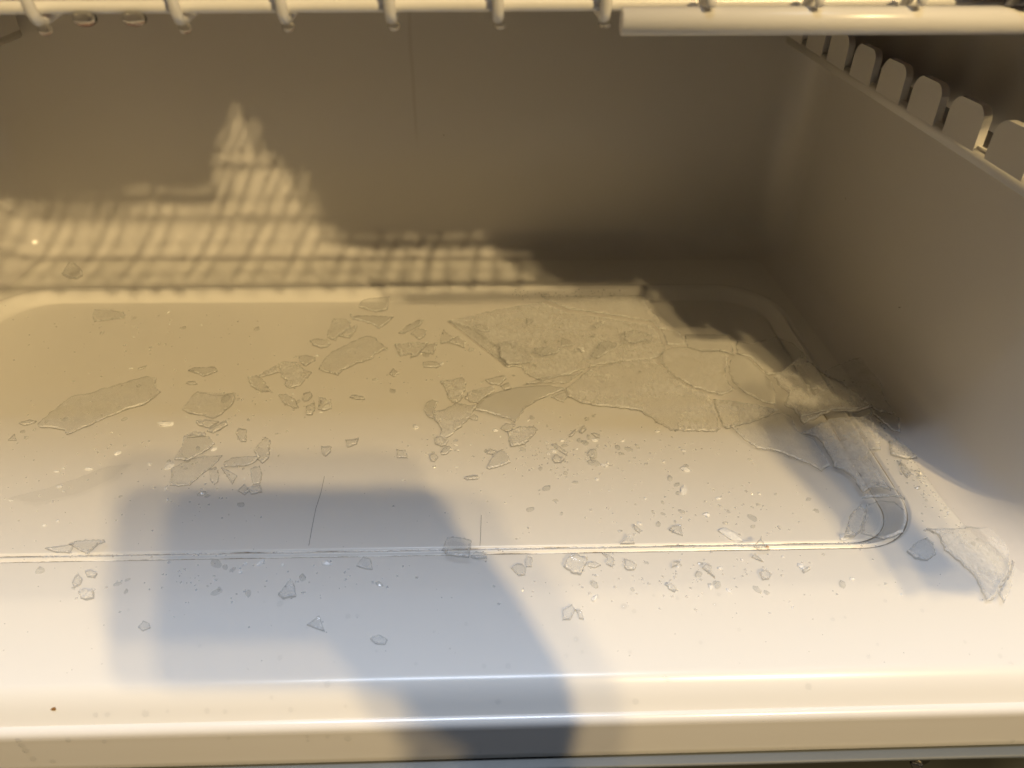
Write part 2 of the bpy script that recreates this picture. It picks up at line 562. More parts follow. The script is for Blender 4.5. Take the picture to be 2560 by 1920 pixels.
# packages lying on the shelf above the frame: they shade the back of the compartment
def lumpy_bag(name, x0, x1, y0, y1, z0, z1, color, label, seed, amp=.012):
    bm = bmesh.new()
    bmesh.ops.create_cube(bm, size=1.0)
    bmesh.ops.subdivide_edges(bm, edges=bm.edges[:], cuts=24, use_grid_fill=True)
    cx, cy, cz = (x0 + x1) / 2, (y0 + y1) / 2, (z0 + z1) / 2
    for vv in bm.verts:
        c = vv.co.copy()
        k = 1 - .12 * (abs(c.x * 2) ** 4 * abs(c.z * 2) ** 4)
        p = Vector((cx + c.x * (x1 - x0) * k, cy + c.y * (y1 - y0) * k, cz + c.z * (z1 - z0)))
        n = noise.noise_vector(p * 26 + Vector((seed, 0, 0))) + noise.noise_vector(p * 85 + Vector((0, seed, 0))) * .45
        p += n * amp
        if p.z < z0 or c.z < -.45:
            p.z = z0
        vv.co = p - Vector((cx, cy, z0))
    me = bpy.data.meshes.new(name); bm.to_mesh(me); bm.free()
    me.polygons.foreach_set("use_smooth", [True] * len(me.polygons))
    o = link(name, me, plastic(name + "_film", color, 0.35, 0.3, 0.3))
    o.location = (cx, cy, z0)
    return tag(o, label, "package")
lumpy_bag("frozen_package", -.335, -.100, .392, .590, .2492, .45, (.16, .05, .04), "dark red frozen package lying on the wire shelf at left", 3.0, .014)
lumpy_bag("frozen_package", -.096, -.030, .432, .590, .2492, .47, (.10, .10, .12), "slim grey frozen package standing between the dark packages on the shelf", 5.0, .006)
lumpy_bag("frozen_package", -.022, .170, .350, .590, .2492, .50, (.10, .07, .05), "dark brown frozen package lying on the wire shelf right of centre", 9.0, .007)
lumpy_bag("frozen_package", .173, .272, .276, .590, .2492, .42, (.13, .05, .05), "maroon frozen package at the right end of the wire shelf", 13.0, .003)


# ------------------------------------------------------------------ ice shards
SHARDS = [
('broad frosted ice sheet with grainy surface in the middle of the broken slab',1.5,0,0.9,[(-27.0,501.5),(-9.3,490.9),(-1.7,482.2),(5.6,469.5),(10.7,466.7),(11.1,452.1),(15.7,439.9),(27.0,440.4),(28.1,432.9),(38.6,423.0),(47.8,426.5),(60.1,431.2),(75.2,441.0),(98.4,447.0),(118.1,448.1),(125.8,454.5),(131.8,462.5),(129.7,486.4),(126.8,495.6),(108.3,500.7),(89.7,507.0),(79.5,509.1),(64.3,514.0),(53.2,523.9),(46.5,530.4),(31.8,525.7),(9.4,518.0),(-10.2,508.9)]),
('dim ice sheet against the rear edge of the tray behind the bright crack',1.6,1,0.5,[(45.6,536.1),(58.1,534.4),(70.3,535.6),(94.8,536.6),(109.8,536.9),(128.1,536.5),(128.6,518.4),(137.3,486.3),(130.9,486.4),(127.9,497.5),(108.6,503.0),(90.0,509.3),(79.7,511.3),(64.5,516.5),(53.4,526.8)]),
('long ice sheet with a curved front edge spanning the centre of the slab',1.9,0,0.8,[(54.2,412.8),(55.1,404.2),(62.1,398.5),(72.9,394.2),(75.0,393.9),(87.9,391.6),(99.3,389.2),(107.4,379.5),(115.6,368.9),(128.8,368.1),(142.5,366.9),(147.8,370.1),(148.4,385.2),(149.0,400.5),(146.3,406.2),(136.9,412.9),(124.5,436.5),(117.7,446.1),(98.1,445.1),(80.9,439.0),(75.6,438.4),(62.7,422.7)]),
('smooth rounded ice plate half in shade behind the long curved sheet',1.8,1,0.35,[(126.5,454.5),(135.3,461.8),(147.3,462.3),(156.4,456.8),(169.9,457.9),(173.0,447.3),(167.1,430.9),(164.5,423.6),(166.9,409.4),(157.1,403.2),(148.6,407.3),(139.1,413.3),(129.5,426.5),(123.7,441.6)]),
('smooth leaf shaped ice plate in shade beside the rounded plate',1.8,2,0.3,[(172.3,442.2),(179.1,451.2),(185.3,447.2),(191.5,426.9),(194.0,414.8),(192.4,401.0),(188.0,389.4),(179.7,395.0),(171.7,404.7),(167.6,417.0),(168.4,429.6)]),
('four sided ice plate between the long sheet and the pointed front sheet',1.7,0,0.7,[(150.8,401.0),(162.5,398.1),(177.4,393.9),(190.3,387.2),(185.0,384.1),(167.8,374.9),(151.6,370.0),(149.5,373.1),(150.2,389.5)]),
('large pale ice plate with a peaked top, lit edge, at the shadow border',2.4,3,0.75,[(195.4,416.9),(209.8,428.8),(219.7,436.8),(223.2,424.5),(225.9,412.8),(232.0,401.5),(234.5,395.5),(236.3,386.6),(240.2,380.0),(241.0,371.1),(231.4,368.6),(225.9,369.5),(216.5,372.9),(196.9,364.3),(196.2,370.6),(195.8,378.9),(191.8,385.9),(199.3,397.3),(194.8,408.7)]),
('pointed ice sheet with a thin dark front edge at the front of the slab',1.8,1,0.6,[(152.8,369.8),(168.4,374.6),(183.2,380.6),(190.8,383.6),(195.1,377.9),(194.1,364.6),(201.0,357.0),(202.6,346.0),(202.7,332.3),(195.8,327.5),(191.0,334.3),(175.3,345.6),(163.7,348.1),(157.4,358.8)]),
('dark ice plate leaning at the foot of the right wall',2.2,2,0.5,[(226.5,413.1),(232.1,419.9),(254.2,430.8),(265.9,433.2),(266.7,417.1),(256.6,390.7),(255.0,369.3),(246.3,371.5),(241.9,379.5),(237.8,387.1),(235.1,400.5),(230.9,407.7)]),
('small dark ice plate below the leaning plate by the right wall',1.6,2,0.3,[(241.8,378.4),(250.3,373.3),(256.4,365.2),(250.7,351.4),(246.4,352.9),(242.1,368.5)]),
('oblong ice plate lying across the large peaked plate',1.5,5,0.4,[(197.4,379.9),(206.9,386.2),(221.6,396.1),(226.8,378.8),(230.8,368.0),(216.1,371.8),(196.2,369.6)]),
('wide wet ice sheet running along the right edge of the tray',2.4,1,0.9,[(196.1,362.7),(215.8,371.1),(230.7,367.0),(240.4,369.8),(235.2,345.9),(232.5,337.1),(226.4,338.9),(223.8,332.3),(224.4,317.5),(224.9,304.4),(219.1,313.0),(211.1,306.5),(209.7,321.6),(203.5,330.5),(204.5,346.0),(203.1,357.5)]),
('ice plate in shadow left of the dark rear corner of the tray',1.6,2,0.3,[(132.1,482.8),(144.4,483.3),(146.6,469.2),(147.6,463.6),(135.6,463.1),(132.1,463.8)]),
('long thin sheet in deep shade along the rear right of the slab',1.6,0,0.3,[(150.3,482.5),(162.3,481.7),(183.4,480.7),(181.7,468.7),(178.7,452.5),(170.1,458.6),(156.7,458.1),(148.3,463.6),(147.9,471.9)]),
('dim ice plate in shade behind the peaked plate',1.6,0,0.3,[(184.7,468.7),(193.6,463.1),(213.6,469.7),(223.0,458.8),(226.4,442.0),(222.0,434.2),(215.5,435.2),(203.3,424.2),(193.5,424.4),(188.5,445.8),(180.2,452.5)]),
('triangular ice piece standing up over the front right corner of the tray',2.2,3,0.35,[(208.2,301.9),(220.8,311.9),(225.8,300.9),(225.7,292.4),(222.7,297.2),(210.1,300.9)]),
('glassy ice piece filling the front right corner of the tray',2.4,1,0.3,[(209.3,298.1),(216.8,299.6),(223.0,295.5),(223.6,286.1),(219.8,277.1),(214.3,269.0),(203.8,267.0),(196.4,275.6),(203.7,286.6)]),
('upright ice wedge with a dark jagged left side in the front right corner',4,1,0.5,[(199.2,293.0),(207.0,299.0),(207.1,292.9),(198.8,279.3),(194.1,276.0),(188.3,275.7),(192.8,282.9)]),
('large fan shaped ice plate on the sloping sill below the right wall',2.4,0,0.7,[(229.6,274.3),(242.0,274.2),(254.0,275.4),(264.5,273.7),(268.3,268.4),(265.1,259.4),(260.8,250.4),(252.7,240.6),(244.0,232.8),(239.8,229.1),(236.8,228.1),(237.5,234.0),(238.9,244.1),(236.3,252.3),(232.1,260.1),(233.2,265.1),(233.9,271.0)]),
('thin curved ice blade at the right end of the fan shaped plate',1.8,1,0.4,[(244.1,232.0),(256.3,243.7),(262.1,251.4),(259.0,244.3),(253.4,236.5),(243.7,226.3)]),
('rounded ice lump just outside the front right corner of the tray',3.2,0,0.5,[(212.7,259.8),(221.4,266.5),(227.4,268.6),(228.4,263.8),(226.6,257.4),(220.7,253.7),(214.8,254.9)]),
('small wedge of ice crystal on the ledge between tray and right wall',2.5,0,0.5,[(239.7,326.6),(242.1,325.6),(242.3,317.4),(238.7,314.4),(237.7,320.2)]),
('frosty ice lump at the foot of the right wall',2.6,0,0.9,[(241.9,346.3),(247.0,347.7),(250.3,340.7),(252.4,330.9),(244.3,330.4),(237.7,334.2)]),
('squarish frosted ice plate at the left tip of the broad frosted sheet',1.6,2,0.8,[(11.4,465.4),(18.9,470.8),(28.2,465.2),(34.3,457.0),(33.5,441.5),(24.9,440.4),(15.7,439.9),(11.7,449.5)]),
('small smooth chip at the upper left edge of the broad frosted sheet',1.4,2,0.4,[(-8.5,490.9),(-3.2,494.5),(2.8,490.8),(5.0,482.8),(-3.2,484.4)]),
('smooth flat chip with a straight left side on the frosted sheet',1.4,2,0.3,[(35.9,459.7),(44.8,462.3),(55.4,458.1),(52.9,454.2),(40.3,449.1),(36.6,452.4)]),
('small smooth triangular chip in the centre of the frosted sheet',1.4,2,0.3,[(56.4,473.1),(61.8,471.6),(65.9,464.7),(55.7,460.8)]),
('tiny triangular splinter near the back of the frosted sheet',1.6,2,0.4,[(32.2,502.3),(38.6,499.3),(32.4,490.4)]),
('slanted smooth chip near the right end of the frosted sheet',1.5,2,0.3,[(75.2,449.9),(83.9,467.2),(90.4,468.5),(96.4,464.3),(91.6,456.3),(79.4,446.0)]),
('pair of narrow ice splinters at the back of the frosted sheet',1.8,2,0.5,[(81.1,489.9),(91.5,499.4),(91.6,494.2),(83.8,486.9)]),
('square smooth chip right of the frosted sheet, under the bright crack',1.5,3,0.35,[(103.0,478.8),(114.2,480.8),(124.0,472.2),(118.8,464.0),(117.3,468.1),(108.2,462.8),(101.9,467.0)]),
('large smooth lens shaped ice plate curving in front of the slab',1.8,1,0.25,[(-5.8,388.3),(0.7,400.6),(8.8,408.3),(21.1,413.3),(34.7,415.4),(44.2,415.9),(53.2,413.2),(53.7,411.1),(43.5,405.5),(33.6,397.9),(26.7,391.5),(21.7,379.9),(18.9,375.4),(15.9,379.0),(7.0,383.3),(0.7,386.6)]),
('frosted triangular ice plate left of the lens shaped plate',2,0,0.9,[(-32.4,391.4),(-27.8,390.2),(-22.7,393.9),(-17.6,398.2),(-10.4,395.3),(-4.2,396.9),(-7.1,389.9),(-10.2,381.5),(-15.8,372.4),(-21.2,365.6),(-24.2,361.7),(-27.7,365.7),(-27.1,373.6),(-31.2,380.8)]),
('smooth grey ice tip at the left of the frosted triangular plate',1.6,1,0.2,[(-38.4,389.9),(-37.3,397.9),(-33.5,400.6),(-29.5,398.9),(-31.4,391.3),(-32.0,380.8),(-35.8,384.0)]),
('frosted ice chip with bright upper edge above the triangular plate',2.4,0,0.9,[(-29.7,424.0),(-21.7,424.5),(-14.2,428.0),(-12.4,422.6),(-12.6,412.1),(-15.1,402.0),(-19.0,398.2),(-23.1,404.3),(-26.2,415.8)]),
('frosted ice piece between the bright edged chip and the lens plate',2,0,0.8,[(-12.8,404.7),(-10.6,410.9),(-1.9,415.4),(6.6,418.2),(7.2,411.2),(0.8,405.6),(-3.9,398.5),(-8.5,399.7)]),
('ragged ice chip above the left end of the lens plate',1.8,0,0.6,[(0.9,424.8),(7.8,428.3),(14.1,430.6),(15.4,427.0),(10.4,418.7),(4.3,420.0)]),
('small glittering ice lump behind the lens plate',2.4,0,0.6,[(11.0,417.5),(16.6,421.0),(18.4,415.1),(13.6,412.8)]),
('narrow curved ice strip between the lens plate and the frosted sheet',1.6,2,0.6,[(27.9,416.1),(38.6,423.0),(50.5,425.9),(61.7,426.3),(67.6,429.9),(55.2,416.3),(44.4,417.6),(34.8,416.6)]),
('small smooth ice chip touching the right tip of the lens plate',1.6,0,0.4,[(44.1,405.0),(54.0,410.5),(54.7,404.2),(51.6,398.7),(47.2,402.1)]),
('five sided frosted ice chip below the lens plate',2.2,0,0.8,[(14.3,368.9),(22.0,373.3),(30.9,373.6),(33.2,370.6),(28.4,362.7),(24.4,356.5),(15.7,354.3),(14.7,362.0)]),
('small rounded ice chip touching the lower tip of the lens plate',1.8,0,0.4,[(10.0,373.0),(13.9,377.5),(19.6,375.9),(16.2,369.9),(13.1,369.4)]),
('small chip under the left edge of the lens plate',1.5,0,0.4,[(-9.6,383.6),(-6.4,387.2),(-3.9,384.5),(-4.2,380.9),(-7.7,381.5)]),
('crinkled ice chip at the lower tip of the frosted triangular plate',2.2,0,0.7,[(-30.1,362.8),(-26.7,364.7),(-21.7,361.7),(-22.8,356.9),(-25.5,355.5),(-30.2,358.5)]),
('oval smooth ice chip under the crinkled chip',1.8,0,0.3,[(-26.5,350.4),(-23.9,355.0),(-20.9,355.9),(-19.3,352.6),(-22.5,348.4),(-25.2,348.0)]),
('biggest curved ice plate among the loose shards at top centre',1.9,0,0.5,[(-113.2,439.8),(-112.2,448.6),(-107.9,461.6),(-97.9,472.2),(-89.5,480.4),(-85.4,483.2),(-79.9,480.3),(-69.3,466.4),(-76.8,458.5),(-78.9,452.0),(-88.7,445.7),(-96.7,438.3),(-99.1,431.7),(-111.1,437.9)]),
('smooth grey ice plate closest to the rear edge of the tray',1.7,0,0.2,[(-96.3,531.8),(-90.8,535.0),(-78.1,537.5),(-74.0,538.0),(-73.8,528.4),(-74.2,520.4),(-82.8,516.6),(-96.5,523.8)]),
('smooth grey crescent ice plate below the rearmost loose plate',1.7,0,0.2,[(-102.4,515.2),(-99.9,511.1),(-92.0,512.8),(-80.3,511.9),(-68.7,511.0),(-73.0,500.5),(-78.3,493.2),(-83.6,499.9),(-91.0,504.4),(-99.8,507.5)]),
('upright oblong ice chip left of the crescent plate',1.7,0,0.4,[(-114.0,507.7),(-107.6,508.4),(-101.0,505.3),(-98.8,494.9),(-103.8,487.7),(-106.7,482.0),(-107.7,476.5),(-114.2,480.7),(-115.2,489.3),(-114.4,498.0)]),
('glittering four sided chip beside the upright oblong chip',2.2,0,0.8,[(-106.1,482.7),(-103.5,490.6),(-98.1,494.9),(-94.8,498.5),(-95.1,489.0),(-97.4,479.1)]),
('dark edged oval chip above the biggest curved plate',2,0,0.5,[(-126.3,476.7),(-123.9,479.4),(-113.4,477.9),(-110.3,472.4),(-111.9,468.3),(-116.7,467.0),(-123.2,471.2)]),
('pale frosted ice plate left of the biggest curved plate',1.6,0,0.9,[(-142.5,446.5),(-138.1,449.0),(-129.6,448.2),(-125.7,442.5),(-117.7,436.2),(-120.7,426.6),(-122.3,420.7),(-128.3,417.3),(-133.3,422.0),(-132.2,426.7),(-137.3,431.6),(-140.2,439.0)]),
('small smooth chip touching the top of the pale frosted plate',1.6,1,0.2,[(-129.7,454.0),(-124.6,455.2),(-117.8,452.5),(-117.1,448.7),(-122.7,441.2),(-127.2,446.3)]),
('dark edged chip at the left end of the pale frosted plate',1.9,0,0.6,[(-159.5,430.7),(-153.9,433.0),(-150.4,429.4),(-146.6,424.6),(-140.6,414.1),(-145.9,413.0),(-154.1,419.4),(-157.0,424.7)]),
('narrow pale splinter joining the pale plate and the dark edged chip',1.5,1,0.8,[(-152.0,430.6),(-146.8,437.8),(-142.2,443.3),(-139.2,434.0),(-146.6,430.5),(-150.9,428.8)]),
('slanting pointed ice chip right of the biggest curved plate',1.7,0,0.3,[(-62.3,485.8),(-57.9,495.9),(-50.2,504.7),(-45.3,506.2),(-47.4,497.2),(-55.1,488.6),(-59.2,484.3)]),
('diamond shaped chip under the slanting pointed chip',1.8,0,0.5,[(-54.1,485.7),(-49.4,492.8),(-42.0,489.9),(-43.4,481.3),(-47.7,477.8)]),
('frosted oblong plate at the left of the row of overlapping chips',1.7,0,0.7,[(-64.7,470.4),(-53.2,473.0),(-40.0,473.6),(-43.8,463.4),(-46.9,455.5),(-51.7,452.3),(-51.4,458.2),(-58.6,454.3),(-61.8,462.3)]),
('kite shaped chip in the middle of the row of overlapping chips',1.6,1,0.4,[(-45.0,458.7),(-40.4,467.4),(-33.3,471.4),(-33.8,464.6),(-35.5,455.3)]),
('upright triangular chip in the row of overlapping chips',1.8,0,0.5,[(-31.7,476.9),(-30.0,490.4),(-21.8,479.6),(-24.6,474.1),(-31.1,470.7)]),
('hooked chip at the right end of the row of overlapping chips',1.8,1,0.4,[(-26.4,471.3),(-18.1,479.6),(-12.0,471.1),(-13.8,463.7),(-20.8,468.5)]),
('oblong ice chip with a dark left end below the overlapping row',1.8,0,0.5,[(-42.8,447.0),(-38.7,448.9),(-33.0,447.5),(-29.6,443.0),(-32.6,439.9),(-41.8,441.3)]),
('small pyramid shaped crystal left of the oblong chip',2.4,0,0.6,[(-64.4,433.0),(-62.5,439.1),(-57.9,433.5),(-61.0,429.9)]),
('longest ice shard, a tapering blade alone at far left',1.8,0,0.5,[(-275.6,380.7),(-273.8,388.8),(-269.5,404.7),(-265.9,411.2),(-256.4,413.3),(-251.7,417.8),(-238.2,425.7),(-227.4,432.7),(-220.4,430.8),(-219.1,424.2),(-212.0,414.9),(-213.4,409.3),(-218.1,400.6),(-227.7,395.4),(-238.8,385.1),(-244.4,379.1),(-253.4,370.9),(-256.0,374.9),(-262.1,376.4),(-273.5,378.6)]),
('little pointed splinter at the left tip of the longest shard',1.8,0,0.4,[(-287.5,382.4),(-283.0,385.9),(-277.8,384.8),(-278.8,382.2),(-283.3,380.0)]),
('tiny triangular chip below the tip of the longest shard',1.6,0,0.3,[(-286.2,366.2),(-284.8,371.9),(-281.1,366.1)]),
('faint short splinter above the longest shard',1.2,0,0.3,[(-236.6,442.5),(-232.1,446.2),(-232.2,443.5),(-235.3,441.5)]),
('flat spindle shaped chip right of the longest shard',1.6,0,0.3,[(-201.9,439.2),(-199.4,442.3),(-191.3,442.8),(-184.4,442.7),(-181.7,438.9),(-185.1,435.3),(-189.7,432.4),(-195.5,436.1)]),
('small thin chip under the spindle shaped chip',1.4,0,0.4,[(-198.6,424.2),(-197.3,426.5),(-193.3,426.4),(-190.8,423.5),(-195.4,422.4)]),
('diamond shaped ice plate with a turned up right corner at left centre',1.9,0,0.4,[(-191.9,395.0),(-191.0,401.5),(-190.1,409.2),(-188.2,414.8),(-179.6,411.3),(-171.9,409.5),(-162.8,412.1),(-161.4,406.5),(-161.6,399.9),(-164.5,391.4),(-167.1,387.2),(-169.6,384.7),(-176.9,388.4),(-185.2,390.7)]),
('crushed ice strip along the lower edge of the diamond plate',2.2,0,0.9,[(-179.5,382.3),(-173.7,383.7),(-165.1,382.1),(-169.6,376.1),(-176.4,378.2)]),
('ribbed ice splinter slanting below the diamond plate',2.4,0,0.7,[(-169.9,372.6),(-165.9,378.0),(-161.0,383.0),(-159.0,378.9),(-162.3,373.9),(-165.6,370.5)]),
('smooth dark grey ice plate with a pointed lower left corner',1.7,1,0.15,[(-181.5,366.0),(-176.8,367.4),(-166.7,366.3),(-161.2,359.0),(-163.2,353.9),(-167.1,348.9),(-171.8,343.1),(-180.3,344.2),(-179.7,354.6)]),
('small frosty chip on top of the dark grey plate',1.8,0,0.9,[(-181.3,369.4),(-177.6,372.3),(-170.1,370.7),(-168.8,367.3),(-176.7,367.1),(-180.2,366.8)]),
('pale almost invisible ice plate below the dark grey plate',1.2,0,0.5,[(-181.0,339.3),(-172.2,346.3),(-164.4,349.8),(-154.3,349.6),(-158.4,338.9),(-165.6,324.5),(-172.1,323.8),(-176.8,324.7)]),
('flat chip across the middle of the crushed ice heap',1.8,1,0.5,[(-151.5,341.4),(-147.5,345.8),(-138.4,347.0),(-131.2,346.4),(-134.0,341.1),(-138.0,338.5),(-149.4,337.9)]),
('upright slab at the upper right of the crushed ice heap',1.9,0,0.5,[(-137.3,354.8),(-133.4,366.6),(-129.3,363.2),(-126.6,347.2),(-129.5,341.9),(-133.5,346.5)]),
('narrow slab at the right side of the crushed ice heap',1.9,0,0.6,[(-135.5,337.6),(-130.3,340.1),(-127.0,332.2),(-126.5,323.8),(-130.5,323.8),(-133.4,331.5)]),
('upright oval chip at the left of the crushed ice heap',1.9,0,0.5,[(-158.5,337.2),(-155.1,339.7),(-152.0,333.6),(-150.4,326.7),(-151.9,323.8),(-155.7,328.5)]),
('slanted splinter at the bottom of the crushed ice heap',2,1,0.5,[(-151.5,337.0),(-146.8,334.3),(-140.5,329.9),(-141.6,323.2),(-146.2,330.0)]),
('small dark chip at the foot of the crushed ice heap',1.9,0,0.3,[(-137.7,319.0),(-135.2,324.8),(-131.2,319.7),(-133.0,315.7)]),
('frosty flat lump at the lower right of the crushed ice heap',2,0,0.9,[(-133.3,321.4),(-125.9,323.7),(-124.0,317.9),(-129.8,316.4)]),
('cup shaped crystal above the crushed ice heap',2.6,0,0.6,[(-152.2,370.8),(-151.4,374.7),(-146.2,373.7),(-144.2,365.8),(-143.6,361.9),(-146.9,362.0)]),
('rounded chip right of the diamond plate, left of the crumbly pair',1.9,0,0.5,[(-134.3,409.4),(-129.6,410.5),(-122.6,404.8),(-118.6,396.0),(-122.1,395.5),(-128.9,400.5),(-132.3,406.0)]),
('little lumpy chip above the crumbly pair',2.4,0,0.4,[(-118.3,404.7),(-118.4,410.3),(-114.3,413.1),(-112.2,409.1),(-113.9,403.5),(-116.5,401.9)]),
('left one of the crumbly pair of frosty lumps',2,0,0.9,[(-114.6,397.0),(-109.6,401.3),(-108.0,395.8),(-108.6,388.4),(-112.4,388.4)]),
('right one of the crumbly pair of frosty lumps',2.2,0,0.9,[(-107.9,406.8),(-103.1,405.6),(-98.3,400.0),(-97.5,394.6),(-102.9,392.5),(-106.5,394.7),(-104.8,400.1)]),
('shield shaped crystal alone at centre left, point downward',2.6,0,0.5,[(-97.8,356.3),(-91.5,356.2),(-91.3,351.6),(-93.7,347.9),(-96.1,349.8)]),
('small boxy crystal right of the shield shaped crystal',2.4,0,0.6,[(-84.3,362.8),(-80.3,362.7),(-76.4,363.6),(-76.7,358.8),(-82.3,355.6)]),
('thin bright splinter below the biggest curved plate',2,0,0.7,[(-87.9,407.0),(-85.9,409.2),(-78.3,406.9),(-77.3,404.1),(-83.3,404.7)]),
('faint flat ice chip near the rear left of the tray',1.4,0,0.4,[(-295.9,513.9),(-298.0,522.6),(-288.8,523.5),(-274.8,519.5),(-271.5,511.8),(-282.8,508.1),(-291.5,505.4)]),
('round wet ice lump behind the tray at the rear left',2.2,0,0.4,[(-340.8,569.5),(-343.1,589.0),(-336.9,586.6),(-327.0,575.0),(-322.8,566.1),(-325.0,560.6),(-332.9,562.8)]),
('cushion shaped smooth ice plate on the edge of the shadow',2,0,0.3,[(0.9,335.9),(5.2,347.6),(10.1,351.7),(14.8,346.5),(15.2,340.1),(9.2,337.1),(2.7,334.5)]),
('small ragged chip on top of the cushion shaped plate',2,0,0.5,[(1.0,348.6),(3.5,352.7),(7.1,351.3),(5.2,347.6)]),
('bullet shaped ice chip alone in the phone shadow',2,0,0.3,[(-11.9,327.0),(-9.6,328.7),(-3.8,329.4),(-3.8,326.4),(-10.1,325.7)]),
('rod shaped ice chip right of the five sided chip',2,0,0.4,[(40.4,356.3),(42.9,356.8),(49.8,348.6),(49.2,345.8),(44.2,351.0)]),
('crumbly ice chip below the rod shaped chip',2.6,0,0.9,[(39.9,342.3),(42.7,346.9),(47.1,342.2),(45.0,339.5),(40.9,339.6)]),
('thin slanted splinter on the bare floor right of the lens plate',2,0,0.5,[(51.8,363.7),(56.6,370.3),(57.2,368.7),(53.8,364.0)]),
('grain shaped chip with a dark side next to the thin slanted splinter',2.4,0,0.4,[(58.5,367.5),(62.4,374.2),(63.5,370.6),(60.3,366.5)]),
('small oval chip with a rim, right of the grain shaped chip',1.8,0,0.5,[(66.0,366.6),(68.2,367.1),(71.0,364.5),(70.7,362.1),(68.4,363.1)]),
('square ice chip left of the round chips in the shadow edge',2,0,0.5,[(-52.5,352.8),(-46.8,352.2),(-45.4,345.7),(-51.6,345.9)]),
('round ice chip in the shadow edge below the oval smooth chip',2.6,0,0.5,[(-32.6,347.3),(-29.7,349.1),(-27.4,345.4),(-29.4,341.8),(-31.8,342.8)]),
('chevron shaped ice chip standing just behind the front groove',2,0,0.3,[(97.6,284.7),(100.5,287.3),(105.3,287.9),(104.3,284.6),(104.1,279.9),(100.5,282.1)]),
('dark edged curved splinter left of the chevron chip',2.4,0,0.4,[(79.1,288.1),(80.4,287.7),(82.6,284.2),(81.7,282.5),(79.6,284.7)]),
('frosty peaked lump on the front groove below the curved splinter',2.6,0,0.8,[(70.3,275.2),(75.5,280.8),(77.5,278.6),(77.7,275.1)]),
('dark lump with a rounded lower end in front of the groove',2.4,0,0.5,[(68.1,252.3),(68.8,258.2),(70.5,257.5),(72.8,256.1),(74.5,254.1),(72.9,251.0),(69.4,250.7)]),
('leaning irregular chip left of the dark rounded lump',2.2,0,0.4,[(58.2,262.5),(61.8,260.8),(63.9,257.6),(62.3,253.1),(59.5,255.1),(60.6,259.0)]),
('small dark wedge on the sill under the chevron chip',2.4,0,0.4,[(91.4,252.1),(92.9,255.7),(96.3,255.9),(94.5,253.7)]),
('knobbly crystal cluster with a tail on the sill',2.6,0,0.8,[(106.4,251.5),(109.2,253.7),(111.3,252.0),(109.8,248.2),(111.1,244.9),(108.5,248.9)]),
('clear dome shaped ice lump over the groove by the orange crumb',3,0,0.3,[(135.3,263.5),(143.2,273.9),(141.6,265.3),(142.5,260.5),(136.7,259.3)]),
('hooked clear splinter below the dome shaped lump',2.2,0,0.3,[(133.0,258.1),(134.9,260.0),(137.9,254.7),(134.9,256.6)]),
('cup shaped clear drop of ice low on the sill below the hooked splinter',2.8,0,0.4,[(133.7,247.7),(137.3,249.5),(139.5,246.9),(137.5,243.8),(133.9,243.3)]),
('double crystal at the top of the sill slope',2.4,0,0.5,[(86.7,241.0),(89.2,242.4),(91.2,238.9),(89.7,237.3),(87.5,239.0)]),
('bright little crystal near the right end of the sill',2.4,0,0.5,[(155.2,248.8),(159.5,250.9),(159.5,249.3),(155.7,247.2)]),
('large smooth ice lump sitting over the middle of the front groove',2.6,1,0.15,[(-21.6,264.5),(-20.0,277.2),(-16.9,278.5),(-11.6,277.0),(-6.9,274.1),(-8.1,256.0),(-13.1,256.7),(-19.1,258.8)]),
('flat chip with a dark underside right of the large groove lump',2.2,0,0.4,[(-7.4,261.0),(-5.1,265.0),(0.9,262.4),(0.9,259.0),(-3.6,259.1)]),
('rounded dark chip on the sill in the arm shadow',2.2,0,0.3,[(12.5,253.6),(14.8,255.8),(18.3,255.7),(19.9,252.8),(19.0,249.0),(16.0,248.4)]),
('big faceted ice chunk on the sill right of the arm shadow',3.4,0,0.6,[(38.1,253.7),(41.1,258.8),(44.9,261.6),(50.7,258.6),(49.2,254.7),(46.0,248.4),(42.7,249.1)]),
('leaf shaped chip at the right of the faceted chunk',2,0,0.4,[(50.4,256.0),(54.0,256.5),(56.7,254.2),(53.5,252.7),(50.4,254.0)]),
('thin hooped splinter above the rounded dark chip',2,0,0.4,[(19.6,257.3),(21.1,260.5),(23.5,259.8),(22.7,254.0),(19.7,254.1)]),
('jagged dark chip at left of the long groove shard',2,0,0.6,[(-224.1,277.7),(-215.3,279.6),(-211.1,281.2),(-210.6,278.1),(-210.8,275.0),(-217.6,275.5)]),
('long smooth grey shard lying on the front groove at left',2,1,0.15,[(-211.6,278.1),(-209.0,281.5),(-194.9,280.8),(-193.3,278.7),(-195.7,276.4),(-195.3,265.9),(-207.1,274.6)]),
('grey teardrop chip on the sill at left',2.6,0,0.4,[(-195.7,248.5),(-196.3,252.2),(-195.2,254.1),(-192.0,250.9),(-191.6,247.8),(-193.9,246.1)]),
('sparkling white cluster of ice crystals on the left sill',3.4,0,0.9,[(-190.6,243.0),(-188.0,244.7),(-183.7,243.4),(-182.4,240.0),(-185.7,239.0),(-188.5,240.1)]),
('crumbly ice cluster above the sparkling white cluster',2.8,0,0.9,[(-193.1,255.9),(-190.4,256.4),(-186.5,254.5),(-186.7,252.0),(-190.8,252.7)]),
('flat pale chip in the phone shadow on the left sill',1.8,0,0.2,[(-157.4,225.1),(-156.0,228.0),(-153.0,226.9),(-151.9,225.0),(-155.1,223.4)]),
('triangular clear chip alone in the middle of the phone shadow',2.2,0,0.2,[(-81.6,224.5),(-76.6,228.9),(-73.1,221.4)]),
('lumpy crystal pair above the triangular clear chip',2.8,0,0.7,[(-97.3,239.4),(-95.4,244.2),(-93.4,248.8),(-90.2,244.1),(-88.9,238.8),(-94.8,237.3)]),
